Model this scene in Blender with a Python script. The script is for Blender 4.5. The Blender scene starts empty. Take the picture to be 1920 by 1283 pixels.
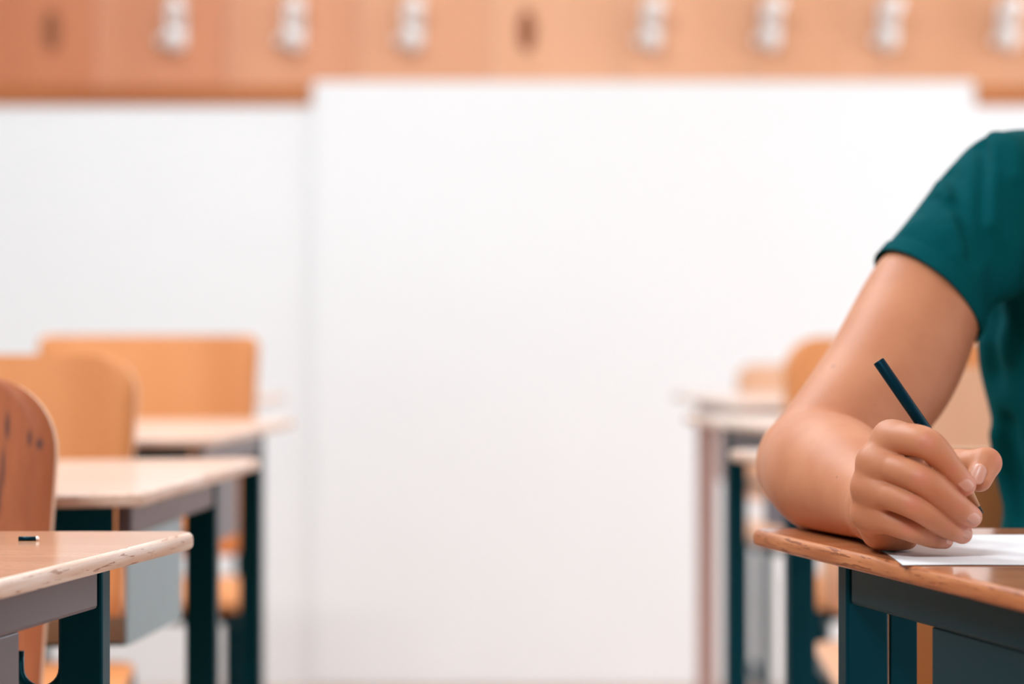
import bpy, bmesh, math, random
import numpy as np
from mathutils import Vector, Matrix

random.seed(7)
np.random.seed(7)
scene = bpy.context.scene
col = scene.collection

# ------------------------------------------------------------------ camera, light, exposure
EYE = 0.94                                  # lens height; level 85 mm lens looking down the aisle (+Y), shifted
cam_d = bpy.data.cameras.new('camera')
cam = bpy.data.objects.new('camera', cam_d)
col.objects.link(cam)
cam.location = (0, 0, EYE)
cam.rotation_euler = (math.radians(90), 0, 0)
cam_d.sensor_width = 36.0
cam_d.lens = 85.0
cam_d.shift_x = 120 / 1920
cam_d.shift_y = -86.5 / 1920
cam_d.clip_start = 0.05
cam_d.dof.use_dof = True
cam_d.dof.focus_distance = 1.70
cam_d.dof.aperture_fstop = 3.4
scene.camera = cam

scene.view_settings.view_transform = 'Standard'
scene.view_settings.look = 'None'
scene.view_settings.gamma = 1.0
scene.view_settings.use_curve_mapping = False
scene.view_settings.exposure = 0.06
scene.cycles.use_denoising = True
scene.cycles.max_bounces = 8
scene.cycles.caustics_reflective = False
scene.cycles.caustics_refractive = False

world = bpy.data.worlds.new('sky')
scene.world = world
world.use_nodes = True
world.node_tree.nodes['Background'].inputs[0].default_value = (0.9, 0.95, 1.0, 1)
world.node_tree.nodes['Background'].inputs[1].default_value = 1.0


def area(name, loc, rot, sx, sy, power, color):
    d = bpy.data.lights.new(name, 'AREA')
    d.shape = 'RECTANGLE'
    d.size, d.size_y = sx, sy
    d.energy = power
    d.color = color
    o = bpy.data.objects.new(name, d)
    o.location = loc
    o.rotation_euler = rot
    col.objects.link(o)
    return o


R90 = math.radians(90)
# daylight of three unseen right-hand windows, made tall to reflect in the desk metal
TINT = (0.915, 1.025, 1.10)
for wy, pw in ((-0.6, 16), (2.2, 18), (4.95, 45)):
    area('window_daylight', (3.28, wy, 1.225), (0, R90, 0), 2.25, 1.5, pw, TINT)
# unseen ceiling lamps, added to fill the hand, left desks and far wall
FILL_LAMPS = ((-0.9, -0.5, 95), (-0.5, 4.0, 31), (-1.3, 2.6, 62), (1.7, 3.4, 14))
for (lx, ly, pw) in FILL_LAMPS:
    area('ceiling_lamp_light', (lx, ly, 2.86), (0, 0, 0), 1.2, 0.6, pw, TINT)


# ------------------------------------------------------------------ helpers
def lin(r, g, b):
    f = lambda c: (c / 255 / 12.92) if c <= 10 else ((c / 255 + 0.055) / 1.055) ** 2.4
    return (f(r), f(g), f(b), 1)


def new_mat(name):
    m = bpy.data.materials.new(name)
    m.use_nodes = True
    nt = m.node_tree
    return m, nt, nt.nodes['Principled BSDF']


def N(nt, typ, **kw):
    n = nt.nodes.new(typ)
    for k, v in kw.items():
        setattr(n, k, v)
    return n


def mix_col(nt, fac, a, b, blend='MIX'):
    n = N(nt, 'ShaderNodeMix', data_type='RGBA', blend_type=blend)
    for sock, v in ((n.inputs[0], fac), (n.inputs[6], a), (n.inputs[7], b)):
        if hasattr(v, 'links'):
            nt.links.new(v, sock)
        else:
            sock.default_value = v
    return n.outputs[2]


def noise(nt, scale, stretch=(1, 1, 1), detail=4, rough=0.55, coord='Object'):
    tc = N(nt, 'ShaderNodeTexCoord')
    mp = N(nt, 'ShaderNodeMapping')
    mp.inputs['Scale'].default_value = stretch
    nt.links.new(tc.outputs[coord], mp.inputs[0])
    n = N(nt, 'ShaderNodeTexNoise')
    n.inputs['Scale'].default_value = scale
    n.inputs['Detail'].default_value = detail
    n.inputs['Roughness'].default_value = rough
    nt.links.new(mp.outputs[0], n.inputs['Vector'])
    return n.outputs['Fac']


def ramp(nt, src, lo, hi):
    n = N(nt, 'ShaderNodeMapRange', interpolation_type='SMOOTHSTEP')
    n.inputs['From Min'].default_value = lo
    n.inputs['From Max'].default_value = hi
    nt.links.new(src, n.inputs['Value'])
    return n.outputs['Result']


def bump(nt, bsdf, src, strength, dist):
    b = N(nt, 'ShaderNodeBump')
    b.inputs['Strength'].default_value = strength
    b.inputs['Distance'].default_value = dist
    nt.links.new(src, b.inputs['Height'])
    nt.links.new(b.outputs[0], bsdf.inputs['Normal'])


def plain(name, c, rough=0.5, metallic=0.0, ior=1.5, var=0.06, scale=30, bump_s=0.0):
    m, nt, b = new_mat(name)
    n = noise(nt, scale)
    dark = tuple(x * (1 - var) for x in c[:3]) + (1,)
    light = tuple(min(1, x * (1 + var)) for x in c[:3]) + (1,)
    nt.links.new(mix_col(nt, n, dark, light), b.inputs['Base Color'])
    b.inputs['Roughness'].default_value = rough
    b.inputs['Metallic'].default_value = metallic
    b.inputs['IOR'].default_value = ior
    if bump_s:
        bump(nt, b, n, bump_s, 0.001)
    return m


def wood(name, ca, cb, rough=0.3, stretch=(3, 60, 60), scale=1.0, coat=0.0, streak=None, bump_s=0.05, spec=0.5):
    m, nt, b = new_mat(name)
    n1 = noise(nt, scale, stretch, 6, 0.6)
    n2 = noise(nt, scale * 0.35, tuple(s * 0.5 for s in stretch), 2, 0.5)
    c = mix_col(nt, ramp(nt, n1, 0.3, 0.72), ca, cb)
    c = mix_col(nt, ramp(nt, n2, 0.35, 0.7), c, mix_col(nt, 1.0, c, (0.86, 0.8, 0.74, 1), 'MULTIPLY'))
    if streak:
        n3 = noise(nt, scale * 0.7, streak[1], 3, 0.6)
        c = mix_col(nt, ramp(nt, n3, streak[2], streak[2] + 0.05), c, streak[0])
    nt.links.new(c, b.inputs['Base Color'])
    b.inputs['Roughness'].default_value = rough
    b.inputs['Specular IOR Level'].default_value = spec
    if coat:
        b.inputs['Coat Weight'].default_value = coat
        b.inputs['Coat Roughness'].default_value = 0.09
    if bump_s:
        bump(nt, b, n1, bump_s, 0.0006)
    return m


def link_obj(name, me, mats, parent=None, smooth=False, loc=None):
    o = bpy.data.objects.new(name, me)
    col.objects.link(o)
    for m in (mats if isinstance(mats, (list, tuple)) else [mats]):
        if m.name not in [x.name for x in me.materials if x]:
            me.materials.append(m)
    if parent:
        o.parent = parent
    if loc:
        o.location = loc
    if smooth:
        me.polygons.foreach_set('use_smooth', [True] * len(me.polygons))
        me.update()
    return o


def bm_obj(name, bm, mats, parent=None, smooth=False, loc=None, recalc=True):
    if recalc:
        bmesh.ops.recalc_face_normals(bm, faces=bm.faces[:])
    me = bpy.data.meshes.new(name)
    bm.to_mesh(me)
    bm.free()
    return link_obj(name, me, mats, parent, smooth, loc)


def thing(name, label, cat, loc=(0, 0, 0), rz=0.0, group=None):
    o = bpy.data.objects.new(name, None)
    col.objects.link(o)
    o.empty_display_size = 0.1
    o.location = loc
    o.rotation_euler = (0, 0, rz)
    o['label'] = label
    o['category'] = cat
    if group:
        o['group'] = group
    return o


def tag(o, label, cat, group=None):
    o['label'] = label
    o['category'] = cat
    if group:
        o['group'] = group
    return o


def structure(o):
    o['kind'] = 'structure'
    return o


def add_box(bm, x0, x1, y0, y1, z0, z1, bev=0.0):
    vs = [bm.verts.new((x, y, z)) for x in (x0, x1) for y in (y0, y1) for z in (z0, z1)]
    idx = ((0, 1, 3, 2), (4, 6, 7, 5), (0, 4, 5, 1), (2, 3, 7, 6), (0, 2, 6, 4), (1, 5, 7, 3))
    fs = [bm.faces.new([vs[i] for i in f]) for f in idx]
    bmesh.ops.recalc_face_normals(bm, faces=fs)
    if bev:
        es = list({e for f in fs for e in f.edges})
        bmesh.ops.bevel(bm, geom=es, offset=bev, segments=2, affect='EDGES', profile=0.5)


def box(name, x0, x1, y0, y1, z0, z1, mat, parent=None, bev=0.0):
    bm = bmesh.new()
    add_box(bm, x0, x1, y0, y1, z0, z1, bev)
    return bm_obj(name, bm, mat, parent)


def add_prism(bm, pts, z0, z1):
    a = [bm.verts.new((p[0], p[1], z0)) for p in pts]
    b = [bm.verts.new((p[0], p[1], z1)) for p in pts]
    n = len(pts)
    fs = [bm.faces.new(a), bm.faces.new(b)]
    for i in range(n):
        fs.append(bm.faces.new((a[i], a[(i + 1) % n], b[(i + 1) % n], b[i])))
    bmesh.ops.recalc_face_normals(bm, faces=fs)
    return fs


def rounded(pts, rad, seg=6):
    out = []
    n = len(pts)
    for i in range(n):
        p = Vector(pts[i])
        a = (Vector(pts[i - 1]) - p)
        b = (Vector(pts[(i + 1) % n]) - p)
        r = rad[i] if isinstance(rad, (list, tuple)) else rad
        if r <= 0:
            out.append(tuple(p))
            continue
        a.normalize()
        b.normalize()
        ang = a.angle(b)
        t = r / math.tan(ang / 2)
        c = p + (a + b).normalized() * (r / math.sin(ang / 2))
        s = p + a * t - c
        e = p + b * t - c
        a0 = math.atan2(s.y, s.x)
        a1 = math.atan2(e.y, e.x)
        d = (a1 - a0 + math.pi) % (2 * math.pi) - math.pi
        for k in range(seg + 1):
            w = a0 + d * k / seg
            out.append((c.x + r * math.cos(w), c.y + r * math.sin(w)))
    return out


def add_tube(bm, pts, radii, seg=12, cap=True):
    rings = []
    n = len(pts)
    pts = [Vector(p) for p in pts]
    up = None
    for i, p in enumerate(pts):
        t = (pts[min(i + 1, n - 1)] - pts[max(i - 1, 0)]).normalized()
        if up is None:
            up = t.orthogonal().normalized()
        up = (up - t * up.dot(t)).normalized()
        side = t.cross(up)
        r = radii[i] if isinstance(radii, (list, tuple)) else radii
        rings.append([bm.verts.new(p + (up * math.cos(2 * math.pi * k / seg) + side * math.sin(2 * math.pi * k / seg)) * r)
                      for k in range(seg)])
    for a, b in zip(rings, rings[1:]):
        for k in range(seg):
            bm.faces.new((a[k], a[(k + 1) % seg], b[(k + 1) % seg], b[k]))
    if cap:
        bm.faces.new(rings[0][::-1])
        bm.faces.new(rings[-1])


# ------------------------------------------------------------------ materials
M = {}
M['wall'] = plain('white_paint', (0.89, 0.885, 0.885), 0.65, var=0.015, scale=6)
M['wall_shade'] = plain('grey_green_paint', (0.06, 0.12, 0.13), 0.7, var=0.05, scale=6)  # unseen walls, coloured dark so the desk metal reflects little
M['board'] = plain('white_board', (0.89, 0.885, 0.885), 0.65, var=0.01, scale=3)
M['floor'] = wood('floor_wood', (0.58, 0.36, 0.26, 1), (0.65, 0.42, 0.31, 1), 0.3, (12, 1.2, 1))
M['metal'] = plain('dark_teal_enamel', (0.0, 0.022, 0.031), 0.34, ior=1.6, var=0.1, scale=40, bump_s=0.02)
M['metal'].node_tree.nodes['Principled BSDF'].inputs['Specular Tint'].default_value = (0.1, 0.55, 0.75, 1)
M['enamel_grey'] = plain('mauve_grey_enamel', (0.125, 0.105, 0.125), 0.3, ior=1.6, var=0.05, scale=40, bump_s=0.02)  # the dark desk metal with its reflected light put into the colour
M['enamel_beige'] = plain('pink_beige_enamel', (0.50, 0.30, 0.26), 0.45, ior=1.45, var=0.04, scale=40)
M['enamel_blue'] = plain('pale_blue_grey_enamel', (0.34, 0.46, 0.51), 0.35, ior=1.5, var=0.03, scale=20)  # tray side brightened, reflected light painted into its base colour
M['top'] = wood('desk_top_wood', (0.45, 0.15, 0.058, 1), (0.60, 0.235, 0.10, 1), 0.25, (4, 40, 40), 1.0, 0.5)
M['top_pale'] = wood('pale_desk_top_wood', (0.55, 0.25, 0.13, 1), (0.66, 0.35, 0.20, 1), 0.25, (4, 40, 40), 1.0, 0.4)  # reflection of the white wall painted into the wood colour
M['top_cream'] = wood('cream_desk_top_wood', (0.72, 0.50, 0.40, 1), (0.80, 0.58, 0.48, 1), 0.3, (4, 40, 40), 1.0, 0.35)  # strong light and wall reflection painted into the wood colour
M['edge'] = wood('worn_orange_edge', (0.42, 0.125, 0.042, 1), (0.66, 0.255, 0.105, 1), 0.34, (10, 10, 150), 1.0, 0.0,
                 ((0.27, 0.07, 0.022, 1), (170, 22, 600), 0.57), 0.12)
M['edge_pale'] = wood('worn_pale_edge', (0.70, 0.46, 0.34, 1), (0.90, 0.76, 0.68, 1), 0.4, (9, 9, 130), 1.0, 0.0,
                      ((0.42, 0.2, 0.12, 1), (170, 18, 600), 0.59), 0.2)  # pale from wear and from light at the right, both in the colour
M['chair'] = wood('chair_orange_plywood', (0.77, 0.305, 0.108, 1), (0.82, 0.34, 0.13, 1), 0.45, (22, 22, 2.0), 0.7, bump_s=0.02, spec=0.3)
M['chair_pale'] = wood('chair_pale_plywood', (0.80, 0.45, 0.28, 1), (0.84, 0.49, 0.32, 1), 0.45, (22, 22, 2.0), 0.7, bump_s=0.02, spec=0.3)  # strong light and haze on the right-hand chairs put into the plywood colour
M['chair_dark'] = wood('chair_brown_plywood', (0.44, 0.13, 0.053, 1), (0.58, 0.19, 0.084, 1), 0.5, (45, 45, 3.0), 1.0, 0.0,
                       ((0.10, 0.045, 0.03, 1), (60, 60, 9), 0.66), 0.05, 0.25)
M['ply_edge'] = plain('plywood_edge', (0.80, 0.50, 0.34), 0.5, var=0.1, scale=50)
M['chrome'] = plain('chrome', (0.93, 0.92, 0.91), 0.3, metallic=0.35, var=0.02)
M['knot'] = plain('dark_wood_plug', (0.26, 0.075, 0.02), 0.6, var=0.2)
M['lip'] = wood('rail_lip_wood', (0.44, 0.12, 0.018, 1), (0.54, 0.17, 0.03, 1), 0.5, (2, 30, 30), 1.0)
RAIL = []
for k in range(5):  # board tones carry the light fading towards the left
    t = k / 4
    ca = [a + (b - a) * t for a, b in zip((0.58, 0.18, 0.07), (0.80, 0.40, 0.225))]
    cb = [a + (b - a) * t for a, b in zip((0.65, 0.22, 0.09), (0.85, 0.44, 0.26))]
    RAIL.append(wood('rail_wood', (*ca, 1), (*cb, 1), 0.5, (9, 9, 0.8), 0.7))

# dark knots and a scratch in the brown chair back (fixed in the chair's own coordinates)
nt = M['chair_dark'].node_tree
b = nt.nodes['Principled BSDF']
src = b.inputs['Base Color'].links[0].from_socket
tc = N(nt, 'ShaderNodeTexCoord')
for (kx, kz, sx, sz) in ((0.132, 0.826, 0.0028, 0.015), (0.161, 0.811, 0.004, 0.006), (0.152, 0.816, 0.0025, 0.009), (0.129, 0.790, 0.0022, 0.024), (0.126, 0.765, 0.0020, 0.022), (0.02, 0.79, 0.004, 0.012)):
    v = N(nt, 'ShaderNodeVectorMath', operation='MULTIPLY_ADD')
    v.inputs[1].default_value = (1 / sx, 0, 1 / sz)
    v.inputs[2].default_value = (-kx / sx, 0, -kz / sz)
    nt.links.new(tc.outputs['Object'], v.inputs[0])
    ln = N(nt, 'ShaderNodeVectorMath', operation='LENGTH')
    nt.links.new(v.outputs[0], ln.inputs[0])
    mr = N(nt, 'ShaderNodeMapRange', interpolation_type='SMOOTHSTEP')
    mr.inputs['From Min'].default_value = 0.3
    mr.inputs['From Max'].default_value = 1.2
    mr.inputs['To Min'].default_value = 0.8
    mr.inputs['To Max'].default_value = 0.0
    nt.links.new(ln.outputs['Value'], mr.inputs['Value'])
    src = mix_col(nt, mr.outputs['Result'], src, (0.06, 0.04, 0.045, 1))
nt.links.new(src, b.inputs['Base Color'])

# paper with faint printed rules
m, nt, b = new_mat('ruled_paper')
tc = N(nt, 'ShaderNodeTexCoord')
wv = N(nt, 'ShaderNodeTexWave', wave_type='BANDS', bands_direction='Y', wave_profile='SIN')
wv.inputs['Scale'].default_value = 40
nt.links.new(tc.outputs['Object'], wv.inputs['Vector'])
nt.links.new(mix_col(nt, ramp(nt, wv.outputs['Fac'], 0.85, 1.0), (0.86, 0.85, 0.86, 1), (0.74, 0.735, 0.76, 1)), b.inputs['Base Color'])
b.inputs['Roughness'].default_value = 0.75
M['paper'] = m

M['graphite'] = plain('pencil_lead', (0.01, 0.035, 0.042), 0.35)
M['barrel'] = plain('black_pencil_paint', (0.001, 0.014, 0.024), 0.4, ior=1.35)
M['barrel'].node_tree.nodes['Principled BSDF'].inputs['Specular Tint'].default_value = (0.15, 0.6, 0.85, 1)
M['cone'] = plain('sharpened_pencil_wood', (0.62, 0.34, 0.19), 0.6, var=0.12, scale=120)
M['nail'] = plain('fingernail', (0.66, 0.325, 0.235), 0.36, var=0.03)
M['hair'] = plain('dark_hair', (0.03, 0.018, 0.012), 0.5, var=0.4, scale=90)
M['denim'] = plain('dark_denim', (0.012, 0.03, 0.048), 0.85, var=0.3, scale=300, bump_s=0.2)
M['shoe'] = plain('shoe_leather', (0.05, 0.045, 0.045), 0.5)
M['eye'] = plain('eye', (0.75, 0.72, 0.7), 0.15)

m, nt, b = new_mat('teal_jersey')
n = noise(nt, 700, (1, 1, 1), 2)
n2 = noise(nt, 9, (1, 1, 1), 3)
c = mix_col(nt, n2, (0.0, 0.062, 0.072, 1), (0.0, 0.075, 0.083, 1))
nt.links.new(c, b.inputs['Base Color'])
b.inputs['Roughness'].default_value = 0.9
b.inputs['Specular IOR Level'].default_value = 0.06
b.inputs['Sheen Weight'].default_value = 0.02
b.inputs['Sheen Tint'].default_value = (0.1, 0.6, 0.6, 1)
bump(nt, b, n, 0.12, 0.0006)
M['jersey'] = m


# ------------------------------------------------------------------ the room
X0, X1, Y0, Y1, H = -2.6, 3.2, -2.6, 5.80, 2.9
structure(box('floor', X0 - 0.1, X1 + 0.1, Y0 - 0.1, Y1 + 0.1, -0.1, 0, M['floor']))
structure(box('ceiling', X0 - 0.1, X1 + 0.1, Y0 - 0.1, Y1 + 0.1, H, H + 0.1, M['wall']))
structure(box('wall_far', X0 - 0.1, X1 + 0.1, Y1, Y1 + 0.1, 0, H, M['wall']))
structure(box('wall_left', X0 - 0.1, X0, Y0, Y1, 0, H, M['wall_shade']))
structure(box('wall_near', X0 - 0.1, X1 + 0.1, Y0 - 0.1, Y0, 0, H, M['wall_shade']))
bm = bmesh.new()
ys = [Y0, -1.35, 0.15, 1.45, 2.95, 4.2, 5.7, Y1]
add_box(bm, X1, X1 + 0.1, Y0, Y1, 0, 0.1)
add_box(bm, X1, X1 + 0.1, Y0, Y1, 2.35, H)
for i in range(0, 8, 2):
    add_box(bm, X1, X1 + 0.1, ys[i], ys[i + 1], 0.1, 2.35)
structure(bm_obj('wall_right', bm, M['wall']))
for k in range(3):
    ya, yb = ys[2 * k + 1], ys[2 * k + 2]
    bm = bmesh.new()
    for (a, b2, c0, c1) in ((ya, ya + 0.05, 0.1, 2.35), (yb - 0.05, yb, 0.1, 2.35), (ya, yb, 0.1, 0.15), (ya, yb, 2.3, 2.35)):
        add_box(bm, X1 + 0.02, X1 + 0.07, a, b2, c0, c1)
    structure(bm_obj('window_%d' % (k + 1), bm, M['wall']))  # unseen window frame, opening made tall for its reflection

# whiteboard on the far wall, its upper edge overlapping the coat rail
YB = 5.7903
K = 85 / 36 * 1920


def at(px, py, d):
    return Vector(((px - 840) * d / K, d, EYE - (py - 555) * d / K))


wl, wr = at(588, 0, YB).x, at(1826, 0, YB).x
wb = thing('whiteboard', 'tall blank white board against the far wall, its top overlapping the wooden coat rail', 'whiteboard', ((wl + wr) / 2, YB, 0))
hw = (wr - wl) / 2
box('panel', -hw, hw, 0.0, 0.004, 0.004, 1.4535, M['board'], wb, 0.001)
box('backing', -hw, hw, 0.004, Y1 - YB - 0.0006, 0.004, 1.38, M['board'], wb)

# coat rail: boards with chrome hooks
YR = 5.795
zr0, zr1 = 1.440, 1.80
rail = thing('coat_rail', 'long orange wooden coat rail with chrome hooks high on the far wall', 'coat rail', (0, YR, 0))
xb = at(-62, 0, YR).x
step = 223 * YR / K
k = 0
while xb < at(2100, 0, YR).x:
    box('board', xb, xb + step * 1.1 - 0.002, 0.0, Y1 - YR, zr0, zr1, RAIL[(0, 1, 2, 3, 4, 4, 4, 4, 4, 4, 4)[k % 11]], rail, 0.002)
    xb += step * 1.1
    k += 1
xe0, xe1 = at(-62, 0, YR).x, xb
box('lip', xe0, wl - 0.005, -0.004, Y1 - YR, at(0, 197, YR).z, zr0 - 0.0005, M['lip'], rail, 0.003)
box('lip', wr + 0.005, xe1, -0.004, Y1 - YR, at(0, 197, YR).z, zr0 - 0.0005, M['lip'], rail, 0.003)
for px in (97, 988):
    p = at(px, 58, YR)
    bm = bmesh.new()
    pts = [(0.021 * math.cos(t * math.pi / 10), 0.052 * math.sin(t * math.pi / 10)) for t in range(20)]
    add_prism(bm, pts, -0.003, 0.004)
    bmesh.ops.rotate(bm, verts=bm.verts, cent=(0, 0, 0), matrix=Matrix.Rotation(R90, 3, 'X'))
    o = bm_obj('plug', bm, M['knot'], rail, loc=(p.x, 0.001, p.z))
    o['label'] = 'dark oval plug in the board'


def hook(px):
    p = at(px, 0, YR - 0.01)
    h = bpy.data.objects.new('coat_hook', hook_me['plate'])
    col.objects.link(h)
    h.parent = rail
    h.location = (p.x, 0, 1.588)
    h.scale = (1.35, 1.2, 1.2)
    for nm in ('upper_prong', 'lower_prong', 'side_prong'):
        c = bpy.data.objects.new(nm, hook_me[nm])
        col.objects.link(c)
        c.parent = h


hook_me = {}
bm = bmesh.new()
pts = rounded([(-0.016, -0.048), (0.016, -0.048), (0.016, 0.048), (-0.016, 0.048)], 0.012, 5)
add_prism(bm, pts, 0.0, 0.006)
bmesh.ops.rotate(bm, verts=bm.verts, cent=(0, 0, 0), matrix=Matrix.Rotation(R90, 3, 'X'))
bmesh.ops.recalc_face_normals(bm, faces=bm.faces[:])
hook_me['plate'] = bpy.data.meshes.new('coat_hook')
bm.to_mesh(hook_me['plate'])
bm.free()
hook_me['plate'].materials.append(M['chrome'])
for nm, path, rad, ball in (
        ('upper_prong', [(0, -0.006, 0.004), (0.001, -0.022, 0.006), (0.002, -0.040, 0.014), (0.003, -0.050, 0.026), (0.003, -0.052, 0.037)], 0.010, 0.0165),
        ('lower_prong', [(0, -0.006, -0.034), (-0.001, -0.018, -0.042), (-0.002, -0.030, -0.044), (-0.003, -0.038, -0.036), (-0.003, -0.040, -0.024)], 0.009, 0.0150),
        ('side_prong', [(-0.010, -0.003, -0.036), (-0.018, -0.010, -0.040), (-0.024, -0.020, -0.038), (-0.025, -0.026, -0.032)], 0.0055, 0.0085)):
    bm = bmesh.new()
    add_tube(bm, path, rad, 10)
    bmesh.ops.create_uvsphere(bm, u_segments=14, v_segments=9, radius=ball, matrix=Matrix.Translation(path[-1]))
    bmesh.ops.recalc_face_normals(bm, faces=bm.faces[:])
    me = bpy.data.meshes.new(nm)
    for f in bm.faces:
        f.smooth = True
    bm.to_mesh(me)
    bm.free()
    me.materials.append(M['chrome'])
    hook_me[nm] = me
for px in (330, 552, 775, 1222, 1446, 1666, 1890):
    hook(px)

# ------------------------------------------------------------------ desks
TOP, THK = 0.760, 0.013
SL, DEP, WID = 0.29, 0.47, 0.72
EL = math.hypot(SL, 1)
E = Vector((SL / EL, -1 / EL))               # along the slanted end, towards the front (u inward, y)
NI = Vector((1 / EL, SL / EL))               # inward normal of the slanted end


def desk(label, C, s, yaw=0.0, edge='edge', hook_kind=None, tray=None, frame=None):
    top_mat = M['top'] if edge == 'edge' else M['top_pale' if hook_kind else 'top_cream']
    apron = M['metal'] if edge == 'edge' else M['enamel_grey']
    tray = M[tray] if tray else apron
    frame = M[frame] if frame else M['metal']
    """C = (x, y) of the aisle corner of the back edge; s=-1 left of the aisle, +1 right of it."""
    root = thing('school_desk', label, 'desk', (C[0], C[1], 0), yaw, 'school desks beside the aisle')

    def q(u, y):
        return (s * u, y)

    # top
    poly = [(0, 0), (WID, 0), (WID - SL * DEP, -DEP), (SL * DEP, -DEP)]
    pts = [q(*p) for p in rounded(poly, [0.014, 0.02, 0.012, 0.012], 6)]
    bm = bmesh.new()
    add_prism(bm, pts, TOP - THK, TOP)
    caps = [f for f in bm.faces if abs(f.normal.z) > 0.9]
    rim = list({e for f in caps for e in f.edges})
    bmesh.ops.bevel(bm, geom=rim, offset=0.0042, segments=3, affect='EDGES', profile=0.5)
    for f in bm.faces:
        f.material_index = 0 if f.normal.z > 0.97 else 1
        f.smooth = abs(f.normal.z) < 0.97
    bm_obj('desk_top', bm, [top_mat, M[edge]], root)

    def slab(t0, t1, n0, n1, z0, z1, bev=0.002):
        bm = bmesh.new()
        ps = []
        for (t, n) in ((t0, n0), (t1, n0), (t1, n1), (t0, n1)):
            v = E * t + NI * n
            ps.append(q(v.x, v.y))
        fs = add_prism(bm, ps, z0, z1)
        if bev:
            bmesh.ops.bevel(bm, geom=list({e for f in fs for e in f.edges}), offset=bev, segments=2, affect='EDGES', profile=0.5)
        return bm

    def far_slab(t0, t1, n0, n1, z0, z1, bev=0.002):
        bm = bmesh.new()
        ps = []
        for (t, n) in ((t0, n0), (t1, n0), (t1, n1), (t0, n1)):
            v = E * t + NI * n
            ps.append(q(WID - v.x, v.y))
        fs = add_prism(bm, ps, z0, z1)
        if bev:
            bmesh.ops.bevel(bm, geom=list({e for f in fs for e in f.edges}), offset=bev, segments=2, affect='EDGES', profile=0.5)
        return bm

    zt = TOP - THK
    for fn in (slab, far_slab):
        bm_obj('leg', fn(0.124, 0.140, 0.0195, 0.053, 0.03, zt), frame, root)
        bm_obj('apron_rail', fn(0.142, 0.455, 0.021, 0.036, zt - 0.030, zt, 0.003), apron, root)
        bm_obj('foot_bar', fn(-0.02, 0.42, 0.018, 0.055, 0.0, 0.03, 0.004), M['metal'], root)
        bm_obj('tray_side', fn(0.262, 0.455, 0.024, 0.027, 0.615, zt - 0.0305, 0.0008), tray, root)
    bm = bmesh.new()
    v = E * 0.44
    add_box(bm, *sorted((s * (v.x + 0.04), s * (WID - v.x - 0.04))), v.y - 0.012, v.y + 0.003, zt - 0.030, zt, 0.002)
    bm_obj('front_rail', bm, M['metal'], root)
    bm = bmesh.new()
    a, b2 = E * 0.262 + NI * 0.028, E * 0.455 + NI * 0.028
    add_prism(bm, [q(a.x, a.y), q(b2.x, b2.y), q(WID - b2.x, b2.y), q(WID - a.x, a.y)], 0.615, 0.618)
    bm_obj('book_tray', bm, M['metal'], root)
    if hook_kind == 'u':
        bm = bmesh.new()
        path = []
        c0 = E * 0.135 + NI * 0.069
        for k2 in range(13):
            w = math.pi * k2 / 12
            path.append((s * (c0.x - 0.0165 * math.cos(w)), c0.y, 0.672 - 0.0165 * math.sin(w)))
        path.insert(0, (s * (c0.x - 0.0165), c0.y, 0.715))
        path.append((s * (c0.x + 0.0165), c0.y, 0.684))
        add_tube(bm, path, 0.0042, 10)
        bm_obj('bag_hook', bm, M['metal'], root, True)
    elif hook_kind == 'strap':
        bm_obj('bag_hook', slab(0.130, 0.134, 0.057, 0.079, 0.585, zt, 0.001), M['metal'], root)
    return root


desk('nearest desk left of the aisle, orange top with a pale worn edge', (-0.189, 1.852), -1, 0, 'edge_pale', 'u')
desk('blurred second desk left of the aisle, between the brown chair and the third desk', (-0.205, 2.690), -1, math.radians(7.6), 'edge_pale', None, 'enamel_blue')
desk('blurred third desk left of the aisle, in front of the square-cornered chair', (-0.222, 3.56), -1, math.radians(7.0), 'edge_pale')
desk('most distant desk left of the aisle, its corner showing beside the square-cornered chair', (-0.292, 4.44), -1, 0, 'edge_pale')
desk('nearest desk right of the aisle, the one the student writes on', (0.2305, 1.876), 1, 0, 'edge', 'strap')
desk('blurred desk right of the aisle, directly behind the elbow of the student', (0.324, 2.835), 1, 0, 'edge_pale')
desk('blurred third desk right of the aisle, its pale top level with the forearm', (0.352, 3.68), 1, 0, 'edge_pale')
desk('most distant desk right of the aisle, pale top on pink-beige legs', (0.415, 4.52), 1, math.radians(-8), 'edge_pale', None, 'enamel_beige', 'enamel_beige')


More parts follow.
